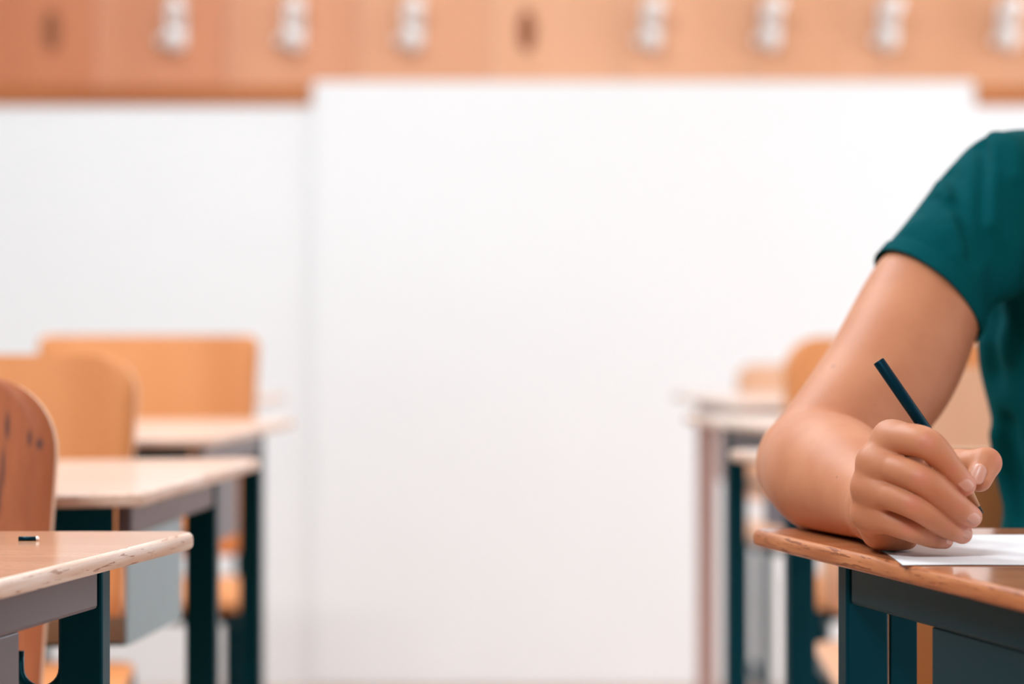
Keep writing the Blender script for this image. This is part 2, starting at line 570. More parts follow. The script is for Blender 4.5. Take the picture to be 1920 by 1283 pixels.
# ------------------------------------------------------------------ chairs
def chair(label, cx, y_front, yaw, r_corner, mat, zback=0.872, wid=0.36, lean=0.05, backtop_y=0.40):
    """seat front edge at y_front, the sitter faces the camera"""
    root = thing('school_chair', label, 'chair', (cx, y_front, 0), yaw, 'plywood chairs behind the desks')
    zs = 0.490
    # curved plywood back
    z0 = 0.525
    out = rounded([(-wid / 2 + 0.016, z0), (wid / 2 - 0.016, z0), (wid / 2, zback), (-wid / 2, zback)], [0.03, 0.03, r_corner, r_corner], 10)
    bm = bmesh.new()
    # grid clipped to the outline: rows in z, width from the outline
    nz, nx = 30, 16
    pts = np.array(out)

    def half_w(z):
        best = 0.0
        for i in range(len(pts)):
            a, b3 = pts[i], pts[(i + 1) % len(pts)]
            if (a[1] - z) * (b3[1] - z) <= 0 and abs(a[1] - b3[1]) > 1e-9:
                t = (z - a[1]) / (b3[1] - a[1])
                best = max(best, a[0] + t * (b3[0] - a[0]))
        return best

    zsamp = sorted({z0 + 1e-4, zback - 1e-4} | {z0 + (zback - z0) * i / nz for i in range(1, nz)} |
                   {zback - r_corner * (1 - math.cos(math.pi / 2 * i / 10)) - 1e-4 for i in range(1, 10)})
    rows = []
    for z in zsamp:
        w = half_w(z)
        row = []
        for i in range(nx + 1):
            x = -w + 2 * w * i / nx
            y = backtop_y - lean * (zback - z) / (zback - z0) - 0.10 * x * x * 4
            row.append(bm.verts.new((x, y, z)))
        rows.append(row)
    for a, b3 in zip(rows, rows[1:]):
        for i in range(nx):
            bm.faces.new((a[i], a[i + 1], b3[i + 1], b3[i]))
    bmesh.ops.recalc_face_normals(bm, faces=bm.faces[:])
    geo = bmesh.ops.solidify(bm, geom=bm.faces[:], thickness=0.009)
    for f in bm.faces:
        f.smooth = True
        f.material_index = 1 if abs(f.normal.y) < 0.6 else 0
    bm_obj('backrest', bm, [mat, M['ply_edge']], root)
    # seat
    bm = bmesh.new()
    sp = rounded([(-0.20, 0.0), (0.20, 0.0), (0.175, 0.375), (-0.175, 0.375)], [0.05, 0.05, 0.03, 0.03], 6)
    fs = add_prism(bm, sp, zs - 0.012, zs)
    caps = [f for f in bm.faces if abs(f.normal.z) > 0.9]
    bmesh.ops.bevel(bm, geom=list({e for f in caps for e in f.edges}), offset=0.004, segments=2, affect='EDGES', profile=0.5)
    bm_obj('seat', bm, mat, root)
    # steel frame
    for sx in (-1, 1):
        box('leg', sx * 0.165 - 0.0115, sx * 0.165 + 0.0115, 0.03, 0.053, 0, zs - 0.0335, M['metal'], root, 0.002)
        box('leg', sx * 0.165 - 0.0115, sx * 0.165 + 0.0115, 0.33, 0.353, 0, zs - 0.0335, M['metal'], root, 0.002)
        box('side_rail', sx * 0.165 - 0.0115, sx * 0.165 + 0.0115, 0.02, 0.363, zs - 0.033, zs - 0.0125, M['metal'], root, 0.002)
        box('stretcher', sx * 0.165 - 0.009, sx * 0.165 + 0.009, 0.0535, 0.3295, 0.20, 0.218, M['metal'], root, 0.002)
        bm = bmesh.new()
        yb = backtop_y + 0.008
        yl = yb - lean * (zback - 0.74) / (zback - z0)
        add_tube(bm, [(sx * 0.10, 0.345, zs - 0.02), (sx * 0.10, yb - lean - 0.004, z0 - 0.005), (sx * 0.10, yl, 0.74)], 0.009, 10)
        bm_obj('back_post', bm, M['metal'], root, True)
    box('cross_rail', -0.1525, 0.1525, 0.335, 0.352, zs - 0.033, zs - 0.0125, M['metal'], root, 0.002)
    box('cross_rail', -0.1525, 0.1525, 0.032, 0.05, zs - 0.033, zs - 0.0125, M['metal'], root, 0.002)
    return root


chair('brown plywood chair with dark knots in its round-cornered back, behind the nearest left desk', -0.517, 1.735, 0, 0.066, M['chair_dark'], 0.868)
chair('orange plywood chair with softly rounded back, left of the square-cornered one', -0.56, 2.605, 0, 0.048, M['chair'], 0.866)
chair('orange plywood chair with square-cornered wide back, behind the third left desk', -0.483, 3.52, 0, 0.018, M['chair'], 0.875)
chair('orange plywood chair the student in the teal shirt sits on', 0.585, 1.945, 0, 0.05, M['chair'], 0.79, lean=0.02)
chair('blurred plywood chair right of the aisle, behind the upper arm', 0.65, 2.78, 0, 0.05, M['chair_pale'], 0.845)
chair('blurred plywood chair right of the aisle, taller one left of the upper arm', 0.72, 3.55, 0, 0.06, M['chair'], 0.872)
chair('most distant plywood chair right of the aisle, low behind the last desks', 0.76, 4.50, 0, 0.03, M['chair_pale'], 0.80)

# ------------------------------------------------------------------ small things on the desks
p = at(54, 1013, 1.776)
t = thing('metal_pin', 'tiny black metal pin with a shiny tip lying on the nearest left desk', 'pin', (p.x, p.y, TOP))
bm = bmesh.new()
add_tube(bm, [(-0.0075, 0, 0.0016), (0.0055, 0.0005, 0.0016)], 0.0016, 10)
bm_obj('shaft', bm, M['barrel'], t, True)
bm = bmesh.new()
bmesh.ops.create_uvsphere(bm, u_segments=12, v_segments=8, radius=0.0017, matrix=Matrix.Translation((0.0060, 0.0005, 0.0017)))
bm_obj('tip', bm, M['chrome'], t, True)

px0, py0, pw, ph = 0.303, 1.611, 0.297, 0.21
bm = bmesh.new()
nxp, nyp = 40, 28
grid = []
for j in range(nyp + 1):
    row = []
    for i in range(nxp + 1):
        u, v = i / nxp, j / nyp
        x, y = u * pw, v * ph
        zz = 0.0003 + 0.0004 * (0.5 + 0.5 * math.sin(9 * u + 0.5)) * max(0, 1 - v * 3) + 0.0003 * (0.5 + 0.5 * math.sin(5 * u + 3 * v))
        row.append(bm.verts.new((x + 0.003 * math.sin(v * 3.0), y + 0.001 * math.sin(11 * u), zz)))
    grid.append(row)
for j in range(nyp):
    for i in range(nxp):
        bm.faces.new((grid[j][i], grid[j][i + 1], grid[j + 1][i + 1], grid[j + 1][i]))
bmesh.ops.recalc_face_normals(bm, faces=bm.faces[:])
bmesh.ops.solidify(bm, geom=bm.faces[:], thickness=0.00025)
o = bm_obj('paper_sheet', bm, M['paper'], smooth=True, loc=(px0, py0, TOP))
tag(o, 'white sheet of paper on the desk under the writing hand', 'paper')

# pencil
P_TOP, P_TIP = at(1647, 677, 1.672), at(1844, 963, 1.6535)
ax = (P_TIP - P_TOP)
L = ax.length
rotm = ax.to_track_quat('Z', 'X').to_matrix().to_4x4()
pen = thing('pencil', 'black pencil with sharpened wooden cone held in the writing hand', 'pencil', P_TOP)
pen.rotation_euler = rotm.to_euler()
bm = bmesh.new()
rp = 0.0041
add_tube(bm, [(0, 0, 0), (0, 0, 0.0006), (0, 0, L - 0.0245)], [rp * 0.93, rp, rp], 20)
bm_obj('barrel', bm, M['barrel'], pen, True)
bm = bmesh.new()
add_tube(bm, [(0, 0, L - 0.0245), (0, 0, L - 0.0205), (0, 0, L - 0.0055)], [rp * 0.99, rp * 0.95, 0.0011], 20)
bm_obj('wood_cone', bm, M['cone'], pen, True)
bm = bmesh.new()
add_tube(bm, [(0, 0, L - 0.0056), (0, 0, L)], [0.0011, 0.0003], 12)
bm_obj('lead', bm, M['graphite'], pen, True)


# ------------------------------------------------------------------ implicit-surface mesher (for the person)
def smin(a, b, k):
    h = np.maximum(k - np.abs(a - b), 0.0) / k
    return np.minimum(a, b) - h * h * k * 0.25


def smax(a, b, k):
    return -smin(-a, -b, k)


def cone(P, a, b, r1, r2):
    a = np.asarray(a, np.float64)
    ba = np.asarray(b, np.float64) - a
    pa = P - a
    h = np.clip(pa @ ba / (ba @ ba), 0, 1)
    d = pa - h[:, None] * ba
    return np.sqrt((d * d).sum(1)) - (r1 + (r2 - r1) * h)


def ell(P, c, r, R=None):
    q = P - np.asarray(c)
    if R is not None:
        q = q @ R
    r = np.asarray(r)
    k0 = np.sqrt(((q / r) ** 2).sum(1))
    k1 = np.sqrt(((q / (r * r)) ** 2).sum(1)) + 1e-9
    return k0 * (k0 - 1) / k1


def chain(P, pts, rs, k=0.004):
    d = None
    for i in range(len(pts) - 1):
        c = cone(P, pts[i], pts[i + 1], rs[i], rs[i + 1])
        d = c if d is None else smin(d, c, k)
    return d


def tube(P, pts, rs, n=5):
    """swept spheres along a smooth curve through the joints"""
    pts = [np.asarray(p, np.float64) for p in pts]
    A = [2 * pts[0] - pts[1]] + pts + [2 * pts[-1] - pts[-2]]
    Rr = [2 * rs[0] - rs[1]] + list(rs) + [2 * rs[-1] - rs[-2]]
    c, w = [], []
    M_ = 24
    for i in range(1, len(A) - 2):
        for k in range(M_):
            t = k / M_
            h = (-0.5 * t ** 3 + t ** 2 - 0.5 * t, 1.5 * t ** 3 - 2.5 * t ** 2 + 1, -1.5 * t ** 3 + 2 * t ** 2 + 0.5 * t, 0.5 * t ** 3 - 0.5 * t ** 2)
            c.append(sum(h[q] * A[i - 1 + q] for q in range(4)))
            w.append(sum(h[q] * Rr[i - 1 + q] for q in range(4)))
    c.append(pts[-1])
    w.append(rs[-1])
    c, w = np.array(c), np.array(w)
    st = M_ // n
    kn = list(range(0, len(c) - 1, st)) + [len(c) - 1]
    best = np.full(len(P), 1e9)
    par = np.zeros(len(P))
    for a, b in zip(kn, kn[1:]):
        ba = c[b] - c[a]
        pa = P - c[a]
        h = np.clip(pa @ ba / (ba @ ba), 0, 1)
        q = pa - h[:, None] * ba
        d = np.sqrt((q * q).sum(1)) - (w[a] + (w[b] - w[a]) * h)
        m = d < best
        best = np.where(m, d, best)
        par = np.where(m, a + (b - a) * h, par)
    tt = np.arange(len(c))
    T_ = np.gradient(c, axis=0)
    for _ in range(3):
        C_ = np.stack([np.interp(par, tt, c[:, k]) for k in range(3)], 1)
        D_ = np.stack([np.interp(par, tt, T_[:, k]) for k in range(3)], 1)
        par = np.clip(par + 0.8 * ((P - C_) * D_).sum(1) / (D_ * D_).sum(1), 0, len(c) - 1)
    C_ = np.stack([np.interp(par, tt, c[:, k]) for k in range(3)], 1)
    return np.sqrt(((P - C_) ** 2).sum(1)) - np.interp(par, tt, w)


def mesh_sdf(f, xs, ys, zs, relax=1, B=8):
    xs, ys, zs = (np.asarray(v, np.float64) for v in (xs, ys, zs))
    n = [len(xs), len(ys), len(zs)]
    F = np.empty(n, np.float32)
    bl = [[(i, min(i + B, m)) for i in range(0, m, B)] for m in n]

    def mids(ax, b):
        return (np.array([(ax[i] + ax[min(j, len(ax) - 1)]) / 2 for i, j in b]),
                np.array([(ax[min(j, len(ax) - 1)] - ax[i]) / 2 for i, j in b]))
    (mx, hx), (my, hy), (mz, hz) = mids(xs, bl[0]), mids(ys, bl[1]), mids(zs, bl[2])
    C = np.stack(np.meshgrid(mx, my, mz, indexing='ij'), -1).reshape(-1, 3)
    HD = np.sqrt(hx[:, None, None] ** 2 + hy[None, :, None] ** 2 + hz[None, None, :] ** 2).reshape(-1)
    fc = f(C)
    sel = np.abs(fc) < HD * 1.5 + 0.012
    nb = (len(bl[0]), len(bl[1]), len(bl[2]))
    pend_p, pend_s = [], []
    for q in range(len(fc)):
        i, j, k = np.unravel_index(q, nb)
        sl = (slice(*bl[0][i]), slice(*bl[1][j]), slice(*bl[2][k]))
        if not sel[q]:
            F[sl] = fc[q]
            continue
        g = np.meshgrid(xs[sl[0]], ys[sl[1]], zs[sl[2]], indexing='ij')
        pend_p.append(np.stack([v.ravel() for v in g], 1))
        pend_s.append((sl, g[0].shape))
    i = 0
    while i < len(pend_p):
        j = min(i + 400, len(pend_p))
        vals = f(np.concatenate(pend_p[i:j]))
        o = 0
        for q in range(i, j):
            m = len(pend_p[q])
            F[pend_s[q][0]] = vals[o:o + m].reshape(pend_s[q][1])
            o += m
        i = j
    S = F < 0
    cs = [S[a:n[0] - 1 + a, b:n[1] - 1 + b, c:n[2] - 1 + c] for a in (0, 1) for b in (0, 1) for c in (0, 1)]
    any_ = cs[0].copy()
    all_ = cs[0].copy()
    for c in cs[1:]:
        any_ |= c
        all_ &= c
    act = np.argwhere(any_ & ~all_)
    idx = -np.ones([m - 1 for m in n], np.int64)
    idx[act[:, 0], act[:, 1], act[:, 2]] = np.arange(len(act))
    acc = np.zeros((len(act), 3))
    cnt = np.zeros(len(act))
    corners = [(a, b, c) for a in (0, 1) for b in (0, 1) for c in (0, 1)]
    for ca in corners:
        for ax_ in range(3):
            if ca[ax_]:
                continue
            cb = list(ca)
            cb[ax_] = 1
            ia, ib = act + np.array(ca), act + np.array(cb)
            fa = F[ia[:, 0], ia[:, 1], ia[:, 2]].astype(np.float64)
            fb = F[ib[:, 0], ib[:, 1], ib[:, 2]].astype(np.float64)
            mk = (fa < 0) != (fb < 0)
            tt = np.where(mk, fa / np.where(mk, fa - fb, 1), 0)
            pa = np.stack([xs[ia[:, 0]], ys[ia[:, 1]], zs[ia[:, 2]]], 1)
            pb = np.stack([xs[ib[:, 0]], ys[ib[:, 1]], zs[ib[:, 2]]], 1)
            acc += np.where(mk[:, None], pa + tt[:, None] * (pb - pa), 0)
            cnt += mk
    V = acc / cnt[:, None]
    quads = []
    for ax_ in range(3):
        o1, o2 = [(1, 2), (2, 0), (0, 1)][ax_]
        A = np.take(S, range(0, n[ax_] - 1), ax_)
        Bv = np.take(S, range(1, n[ax_]), ax_)
        e = np.argwhere(A != Bv)
        ok = (e[:, o1] > 0) & (e[:, o2] > 0) & (e[:, o1] < n[o1] - 1) & (e[:, o2] < n[o2] - 1)
        e = e[ok]
        inside = S[e[:, 0], e[:, 1], e[:, 2]]

        def cell(d1, d2):
            w = e.copy()
            w[:, o1] -= d1
            w[:, o2] -= d2
            return idx[w[:, 0], w[:, 1], w[:, 2]]
        qd = np.stack([cell(1, 1), cell(0, 1), cell(0, 0), cell(1, 0)], 1)
        qd[~inside] = qd[~inside][:, ::-1]
        quads.append(qd)
    Q = np.concatenate(quads)
    Q = Q[(Q >= 0).all(1)]
    ed = np.concatenate([Q[:, [0, 1]], Q[:, [1, 2]], Q[:, [2, 3]], Q[:, [3, 0]]])
    for _ in range(relax):
        s = np.zeros_like(V)
        c = np.zeros(len(V))
        for k in range(3):
            s[:, k] = np.bincount(ed[:, 0], V[ed[:, 1], k], len(V)) + np.bincount(ed[:, 1], V[ed[:, 0], k], len(V))
        c = np.bincount(ed[:, 0], minlength=len(V)) + np.bincount(ed[:, 1], minlength=len(V))
        V = 0.5 * V + 0.5 * s / np.maximum(c, 1)[:, None]
        h = 2e-4
        f0 = f(V)
        g = np.stack([(f(V + np.eye(3)[k] * h) - f0) / h for k in range(3)], 1)
        stp = f0[:, None] * g / np.maximum((g * g).sum(1), 0.05)[:, None]
        ln = np.sqrt((stp ** 2).sum(1))
        stp *= np.minimum(1, 0.003 / np.maximum(ln, 1e-9))[:, None]
        V = V - stp
    return V, Q


def np_mesh(name, V, Q):
    me = bpy.data.meshes.new(name)
    me.vertices.add(len(V))
    me.vertices.foreach_set('co', V.astype(np.float32).ravel())
    me.loops.add(Q.size)
    me.loops.foreach_set('vertex_index', Q.astype(np.int32).ravel())
    me.polygons.add(len(Q))
    me.polygons.foreach_set('loop_start', np.arange(0, Q.size, 4, dtype=np.int32))
    me.polygons.foreach_set('loop_total', np.full(len(Q), 4, np.int32))
    me.polygons.foreach_set('use_smooth', np.ones(len(Q), bool))
    me.update(calc_edges=True)
    me.validate()
    return me


def axis(lo, hi, segs, coarse):
    """axis samples: coarse outside, fine steps inside the given (a, b, step) spans"""
    out = [lo]
    for a, b, st in sorted(segs):
        if a > out[-1]:
            m = max(1, round((a - out[-1]) / coarse))
            out += list(np.linspace(out[-1], a, m + 1)[1:])
        m = max(1, round((b - out[-1]) / st))
        out += list(np.linspace(out[-1], b, m + 1)[1:])
    if hi > out[-1]:
        m = max(1, round((hi - out[-1]) / coarse))
        out += list(np.linspace(out[-1], hi, m + 1)[1:])
    return out


# ------------------------------------------------------------------ the student
def a3(px, py, d):
    return np.array(at(px, py, d))


FING = {  # joints MCP, PIP, DIP, TIP and radii
    'index': ([a3(1669, 824, 1.664), a3(1737, 832, 1.634), a3(1782, 880, 1.639), a3(1808, 909, 1.645)], [0.0122, 0.0108, 0.0090, 0.0080]),
    'middle': ([a3(1637, 868, 1.663), a3(1727, 899, 1.632), a3(1791, 949, 1.643), a3(1820, 969, 1.651)], [0.0106, 0.0100, 0.0090, 0.0078]),
    'ring': ([a3(1626, 914, 1.664), a3(1711, 947, 1.637), a3(1774, 986, 1.651), a3(1804, 1001, 1.659)], [0.0102, 0.0094, 0.0084, 0.0071]),
    'pinky': ([a3(1627, 962, 1.668), a3(1707, 991, 1.652), a3(1748, 1007, 1.664), a3(1770, 1013, 1.672)], [0.0104, 0.0090, 0.0077, 0.0064]),
}
WRIST = a3(1652, 950, 1.742)
THUMB = [a3(1672, 940, 1.735), a3(1738, 890, 1.714), a3(1795, 872, 1.698), a3(1849, 868, 1.678), a3(1836, 898, 1.669)]
THUMB_R = [0.019, 0.014, 0.0098, 0.0104, 0.0090]
HB0, HB1 = np.array([0.255, 1.60, 0.755]), np.array([0.40, 1.775, 0.875])


def hand(P):
    out = None
    wid = {'index': 0.012, 'middle': 0.0115, 'ring': 0.011, 'pinky': 0.011}
    wofs = {'index': (0.004, 0.0, 0.010), 'middle': (0, 0, 0.003), 'ring': (-0.001, 0, -0.004), 'pinky': (0.0, 0, -0.009)}
    palm = cone(P, FING['index'][0][0] + [0.012, 0.018, -0.010], WRIST, 0.015, 0.022)
    for nm, (J, r) in FING.items():
        palm = smin(palm, cone(P, J[0] + [0.002, 0.003, 0], WRIST + np.array(wofs[nm]), r[0] - 0.0006, 0.017), 0.008)
    names = list(FING)
    for a, b in zip(names, names[1:]):
        palm = smin(palm, cone(P, FING[a][0][0] + [0.001, 0.0, 0], FING[b][0][0] + [0.001, 0.0, 0], FING[a][1][0] + 0.0004, FING[b][1][0] + 0.0004), 0.006)
        # skin between the finger roots
        wa, wb_ = (FING[q][0][0] * 0.82 + FING[q][0][1] * 0.18 + np.array([0, 0.0012, 0]) for q in (a, b))
        palm = smin(palm, cone(P, wa, wb_, 0.0096, 0.0092), 0.005)
    # hypothenar heel and the inside of the fist
    palm = smin(palm, cone(P, FING['pinky'][0][0] + [0.001, 0.003, -0.001], a3(1668, 992, 1.700), 0.0102, 0.0165), 0.008)
    palm = smin(palm, ell(P, a3(1668, 990, 1.706), (0.0185, 0.026, 0.0185)), 0.010)
    palm = smin(palm, ell(P, a3(1690, 940, 1.700), (0.024, 0.024, 0.020)), 0.010)
    palm = smin(palm, ell(P, a3(1697, 1016, 1.694), (0.0075, 0.010, 0.0065)), 0.004)
    fing = None
    for nm, (J, r) in FING.items():
        d = tube(P, J, r, 4)
        fing = d if fing is None else smin(fing, d, 0.0007)
    # soft web between the finger roots
    near_root = None
    for nm, (J, r) in FING.items():
        c = np.sqrt(((P - (J[0] * 0.72 + J[1] * 0.28)) ** 2).sum(1)) - 0.0145
        near_root = c if near_root is None else np.minimum(near_root, c)
    kk = 0.0035 + 0.006 * np.clip(-near_root / 0.008 + 0.3, 0, 1)
    h = np.maximum(kk - np.abs(palm - fing), 0.0) / kk
    out = np.minimum(palm, fing) - h * h * kk * 0.25
    th = chain(P, THUMB[:4], THUMB_R[:4], 0.006)
    th = smin(th, cone(P, THUMB[3], THUMB[4], THUMB_R[3], THUMB_R[4]), 0.0025)
    root = np.clip((0.022 - np.sqrt(((P - THUMB[1]) ** 2).sum(1))) / 0.02, 0, 1)
    kk = 0.0012 + 0.009 * root
    h = np.maximum(kk - np.abs(out - th), 0.0) / kk
    out = np.minimum(out, th) - h * h * kk * 0.25
    return out


E_R = np.array([0.291, 1.945, 0.803])
S_R = np.array([0.487, 2.10, 1.028])
HEM = a3(1738, 556, 2.05)
TC = 0.668                                    # x of the torso centre line


def right_arm(P):
    mid = a3(1661, 711, 2.0)
    d = tube(P, [S_R, HEM * 0.65 + S_R * 0.35, HEM, mid, E_R + [0.004, 0.002, 0.004]], [0.036, 0.0415, 0.0500, 0.0535, 0.0425], 6)
    f = tube(P, [E_R, [0.297, 1.868, 0.801], [0.310, 1.785, 0.792], WRIST], [0.0425, 0.0475, 0.0345, 0.0245], 8)
    return smin(d, f, 0.008)


def torso(P, g=0.0):
    """chest, waist and hips, g = how much bigger than the skin"""
    def sec(za, zb, ra, rb, flat):
        Qp = P.copy()
        Qp[:, 1] = (P[:, 1] - (2.19 - (P[:, 2] - 0.56) * 0.08)) * flat
        return cone(Qp, (TC, 0, za), (TC, 0, zb), ra + g, rb + g) * 0.8
    d = sec(0.90, 0.98, 0.166, 0.150, 1.5)
    d = smin(d, sec(0.74, 0.90, 0.136, 0.166, 1.6), 0.05)
    d = smin(d, sec(0.57, 0.74, 0.158, 0.136, 1.85), 0.05)
    return d


def shoulders(P, g=0.0):
    L_ = S_R * [-1, 1, 1] + [2 * 0.656, 0, 0]
    d = cone(P, S_R + [0.03, 0.012, 0.005], (0.656, 2.12, 1.035), 0.047 + g, 0.06 + g)
    return smin(d, cone(P, L_ + [-0.03, 0.012, 0.005], (0.656, 2.12, 1.035), 0.047 + g, 0.06 + g), 0.03)


S_L = np.array([2 * 0.656 - 0.487, 2.10, 1.028])
E_L = np.array([0.962, 1.93, 0.805])
W_L = np.array([0.755, 1.765, 0.789])
HC = np.array([0.656, 1.985, 1.232])             # head centre


def left_arm(P):
    d = cone(P, S_L, E_L, 0.049, 0.042)
    d = smin(d, cone(P, E_L, (E_L * 0.6 + W_L * 0.4), 0.0425, 0.042), 0.012)
    d = smin(d, cone(P, (E_L * 0.6 + W_L * 0.4), W_L, 0.042, 0.026), 0.02)
    # flat resting hand, five fingers
    kn = W_L + np.array([-0.075, -0.03, -0.010])
    d = smin(d, ell(P, W_L + [-0.045, -0.018, -0.006], (0.046, 0.038, 0.015)), 0.015)
    for j, (oy, ln) in enumerate(((0.028, 0.060), (0.010, 0.074), (-0.009, 0.080), (-0.028, 0.072))):
        k0 = kn + [0.004, oy, 0]
        k1 = k0 + np.array([-ln * 0.55, (oy) * 0.2, 0.004])
        k2 = k0 + np.array([-ln, oy * 0.3, -0.009])
        d = smin(d, chain(P, [k0, k1, k2], [0.0095, 0.0088, 0.0075], 0.004), 0.004)
    t0 = W_L + np.array([-0.02, 0.03, -0.004])
    d = smin(d, chain(P, [t0, t0 + [-0.03, 0.028, -0.004], t0 + [-0.058, 0.034, -0.010]], [0.014, 0.0105, 0.0085], 0.006), 0.008)
    return d


TILT = np.array(Matrix.Rotation(math.radians(-24), 3, 'X'))   # head bowed over the paper


def head(P):
    q = (P - HC) @ TILT.T                                        # local: -y face, z up
    d = ell(q, (0, 0.012, 0.035), (0.074, 0.092, 0.088))
    d = smin(d, ell(q, (0, -0.018, -0.035), (0.058, 0.068, 0.075)), 0.03)
    d = smin(d, ell(q, (0, -0.062, -0.092), (0.022, 0.018, 0.017)), 0.025)           # chin
    d = smin(d, cone(q, (0, -0.088, 0.012), (0, -0.104, -0.026), 0.008, 0.0125), 0.012)  # nose
    d = smin(d, cone(q, (-0.011, -0.094, -0.03), (0.011, -0.094, -0.03), 0.007, 0.007), 0.006)
    d = smin(d, cone(q, (-0.042, -0.070, 0.026), (0.042, -0.070, 0.026), 0.010, 0.010), 0.015)  # brow
    for sx in (-1, 1):
        d = smax(d, -ell(q, (sx * 0.032, -0.090, 0.006), (0.017, 0.014, 0.010)), 0.01)  # socket
        d = smin(d, ell(q, (sx * 0.076, 0.016, -0.006), (0.008, 0.020, 0.032)), 0.005)  # ear
    d = smin(d, cone(q, (-0.020, -0.083, -0.056), (0.020, -0.083, -0.056), 0.006, 0.006), 0.005)  # lips
    d = smax(d, -ell(q, (0, -0.092, -0.0565), (0.024, 0.008, 0.0018)), 0.003)
    neck = cone(P, (0.656, 2.125, 1.03), HC + [0, 0.045, -0.04], 0.062, 0.056)
    return smin(d, neck, 0.03)


HIP, KNEE, ANK = [], [], []
for sx in (-1, 1):
    HIP.append(np.array([TC + sx * 0.085, 2.19, 0.575]))
    KNEE.append(np.array([TC + sx * 0.13, 1.80, 0.548]))
    ANK.append(np.array([TC + sx * 0.13, 1.84, 0.10]))


def legs(P, g=0.0):
    d = None
    for h_, k_, a_ in zip(HIP, KNEE, ANK):
        c = cone(P, h_, k_, 0.078 + g, 0.056 + g)
        c = smin(c, cone(P, k_, a_, 0.055 + g, 0.040 + g), 0.02)
        d = c if d is None else smin(d, c, 0.02)
    return d


def body(P):
    lo = np.maximum(HB0 - P, 0) + np.maximum(P - HB1, 0)
    out_d = np.sqrt((lo ** 2).sum(1))
    ra = right_arm(P)
    inb = out_d < 0.03
    hd = out_d + 0.02
    if inb.any():
        hd[inb] = hand(P[inb])
    d = smin(ra, hd, 0.010)
    tor = smin(torso(P, -0.012), shoulders(P, -0.012), 0.04)
    tor = smin(tor, head(P), 0.02)
    tor = smin(tor, legs(P, -0.006), 0.03)
    for a_ in ANK:
        tor = smin(tor, cone(P, a_ + [0, 0.01, -0.045], a_ + [0, -0.13, -0.065], 0.035, 0.026), 0.03)
    tor = np.where(P[:, 1] > 1.88, smax(tor, 0.4965 - P[:, 2], 0.006), tor)
    d = smin(d, tor, 0.012)
    d = smin(d, left_arm(P), 0.012)
    # flesh rests flat on the desk (and a pen-thickness over the paper)
    on = np.clip((1.905 - P[:, 1]) / 0.03, 0, 1)
    floor_ = TOP + 0.0008 - P[:, 2] - 0.05 * (1 - on)
    press = smax(d, floor_, 0.006)
    return np.where((P[:, 2] > 0.70) & (P[:, 1] < 1.99), press, d)


skin, nt, b = new_mat('skin')
tc = N(nt, 'ShaderNodeTexCoord')
n1 = noise(nt, 22, (1, 1, 1), 3)
c = mix_col(nt, ramp(nt, n1, 0.3, 0.7), (0.53, 0.197, 0.096, 1), (0.59, 0.235, 0.118, 1))


def spot(c, p, r0, r1, colr, amt=1.0):
    v = N(nt, 'ShaderNodeVectorMath', operation='DISTANCE')
    nt.links.new(tc.outputs['Object'], v.inputs[0])
    v.inputs[1].default_value = tuple(float(x) for x in p)
    mr = N(nt, 'ShaderNodeMapRange', interpolation_type='SMOOTHSTEP')
    mr.inputs['From Min'].default_value = r0
    mr.inputs['From Max'].default_value = r1
    mr.inputs['To Min'].default_value = amt
    mr.inputs['To Max'].default_value = 0.0
    nt.links.new(v.outputs['Value'], mr.inputs['Value'])
    return mix_col(nt, mr.outputs['Result'], c, colr)


RED = (0.62, 0.20, 0.125, 1)
for nm in FING:
    J, r = FING[nm]
    c = spot(c, J[1] + np.array([-0.002, -r[1], 0.002]), 0.002, 0.010, RED, 0.6)
    c = spot(c, J[2] + np.array([0, -r[2], 0.001]), 0.001, 0.006, RED, 0.5)
    c = spot(c, J[3] + np.array([0.002, -r[3], 0]), 0.003, 0.014, (0.74, 0.33, 0.25, 1), 0.6)
c = spot(c, THUMB[3] + np.array([0.006, -0.008, 0.003]), 0.002, 0.009, RED, 0.4)
MOLES = []
def march(f, px, py, t0=1.4, t1=2.4, steps=1500):
    """first surface point along the ray that leaves the lens towards a pixel"""
    o = np.array([0, 0, EYE])
    d = np.array([(px - 840) / K, 1.0, -(py - 555) / K])
    ts = np.linspace(t0, t1, steps)
    v = f(o + ts[:, None] * d)
    i = np.argmax(v < 0)
    return o + ts[i] * d


for (mx_, my_, r_) in ((1562, 687, 0.0016), (1569, 895, 0.0009), (1640, 760, 0.0006), (1500, 870, 0.0005)):
    c = spot(c, march(body, mx_, my_), r_ * 0.5, r_ * 1.5, (0.30, 0.11, 0.06, 1), 0.85)
nt.links.new(c, b.inputs['Base Color'])
b.inputs['Roughness'].default_value = 0.5
b.inputs['Specular IOR Level'].default_value = 0.35
b.inputs['Subsurface Weight'].default_value = 0.10
b.inputs['Subsurface Radius'].default_value = (1.0, 0.35, 0.2)
b.inputs['Subsurface Scale'].default_value = 0.004
bump(nt, b, noise(nt, 420, (1, 1, 1), 3), 0.12, 0.0006)
M['skin'] = skin

BASE = Vector((0.645, 2.19, 0))
student = thing('person', 'person in a teal t-shirt writing with a pencil at the right desk', 'person', BASE)


def person_part(name, V, Q, mat):
    me = np_mesh(name, V - np.array(BASE), Q)
    return link_obj(name, me, mat, student)


# body skin; the material reads world-placed marks, so keep its coordinates unshifted and undo the offset in the transform
V, Q = mesh_sdf(body,
                axis(0.225, 1.12, [(0.27, 0.385, 0.0011), (0.225, 0.27, 0.0035), (0.385, 0.53, 0.005)], 0.009),
                axis(1.595, 2.52, [(1.612, 1.735, 0.0011), (1.735, 2.12, 0.005)], 0.009),
                axis(-0.02, 1.46, [(0.756, 0.866, 0.0011), (0.866, 1.10, 0.006)], 0.010), relax=2)
me = np_mesh('body', V, Q)
body_o = link_obj('body', me, M['skin'], student)
body_o.location = -BASE


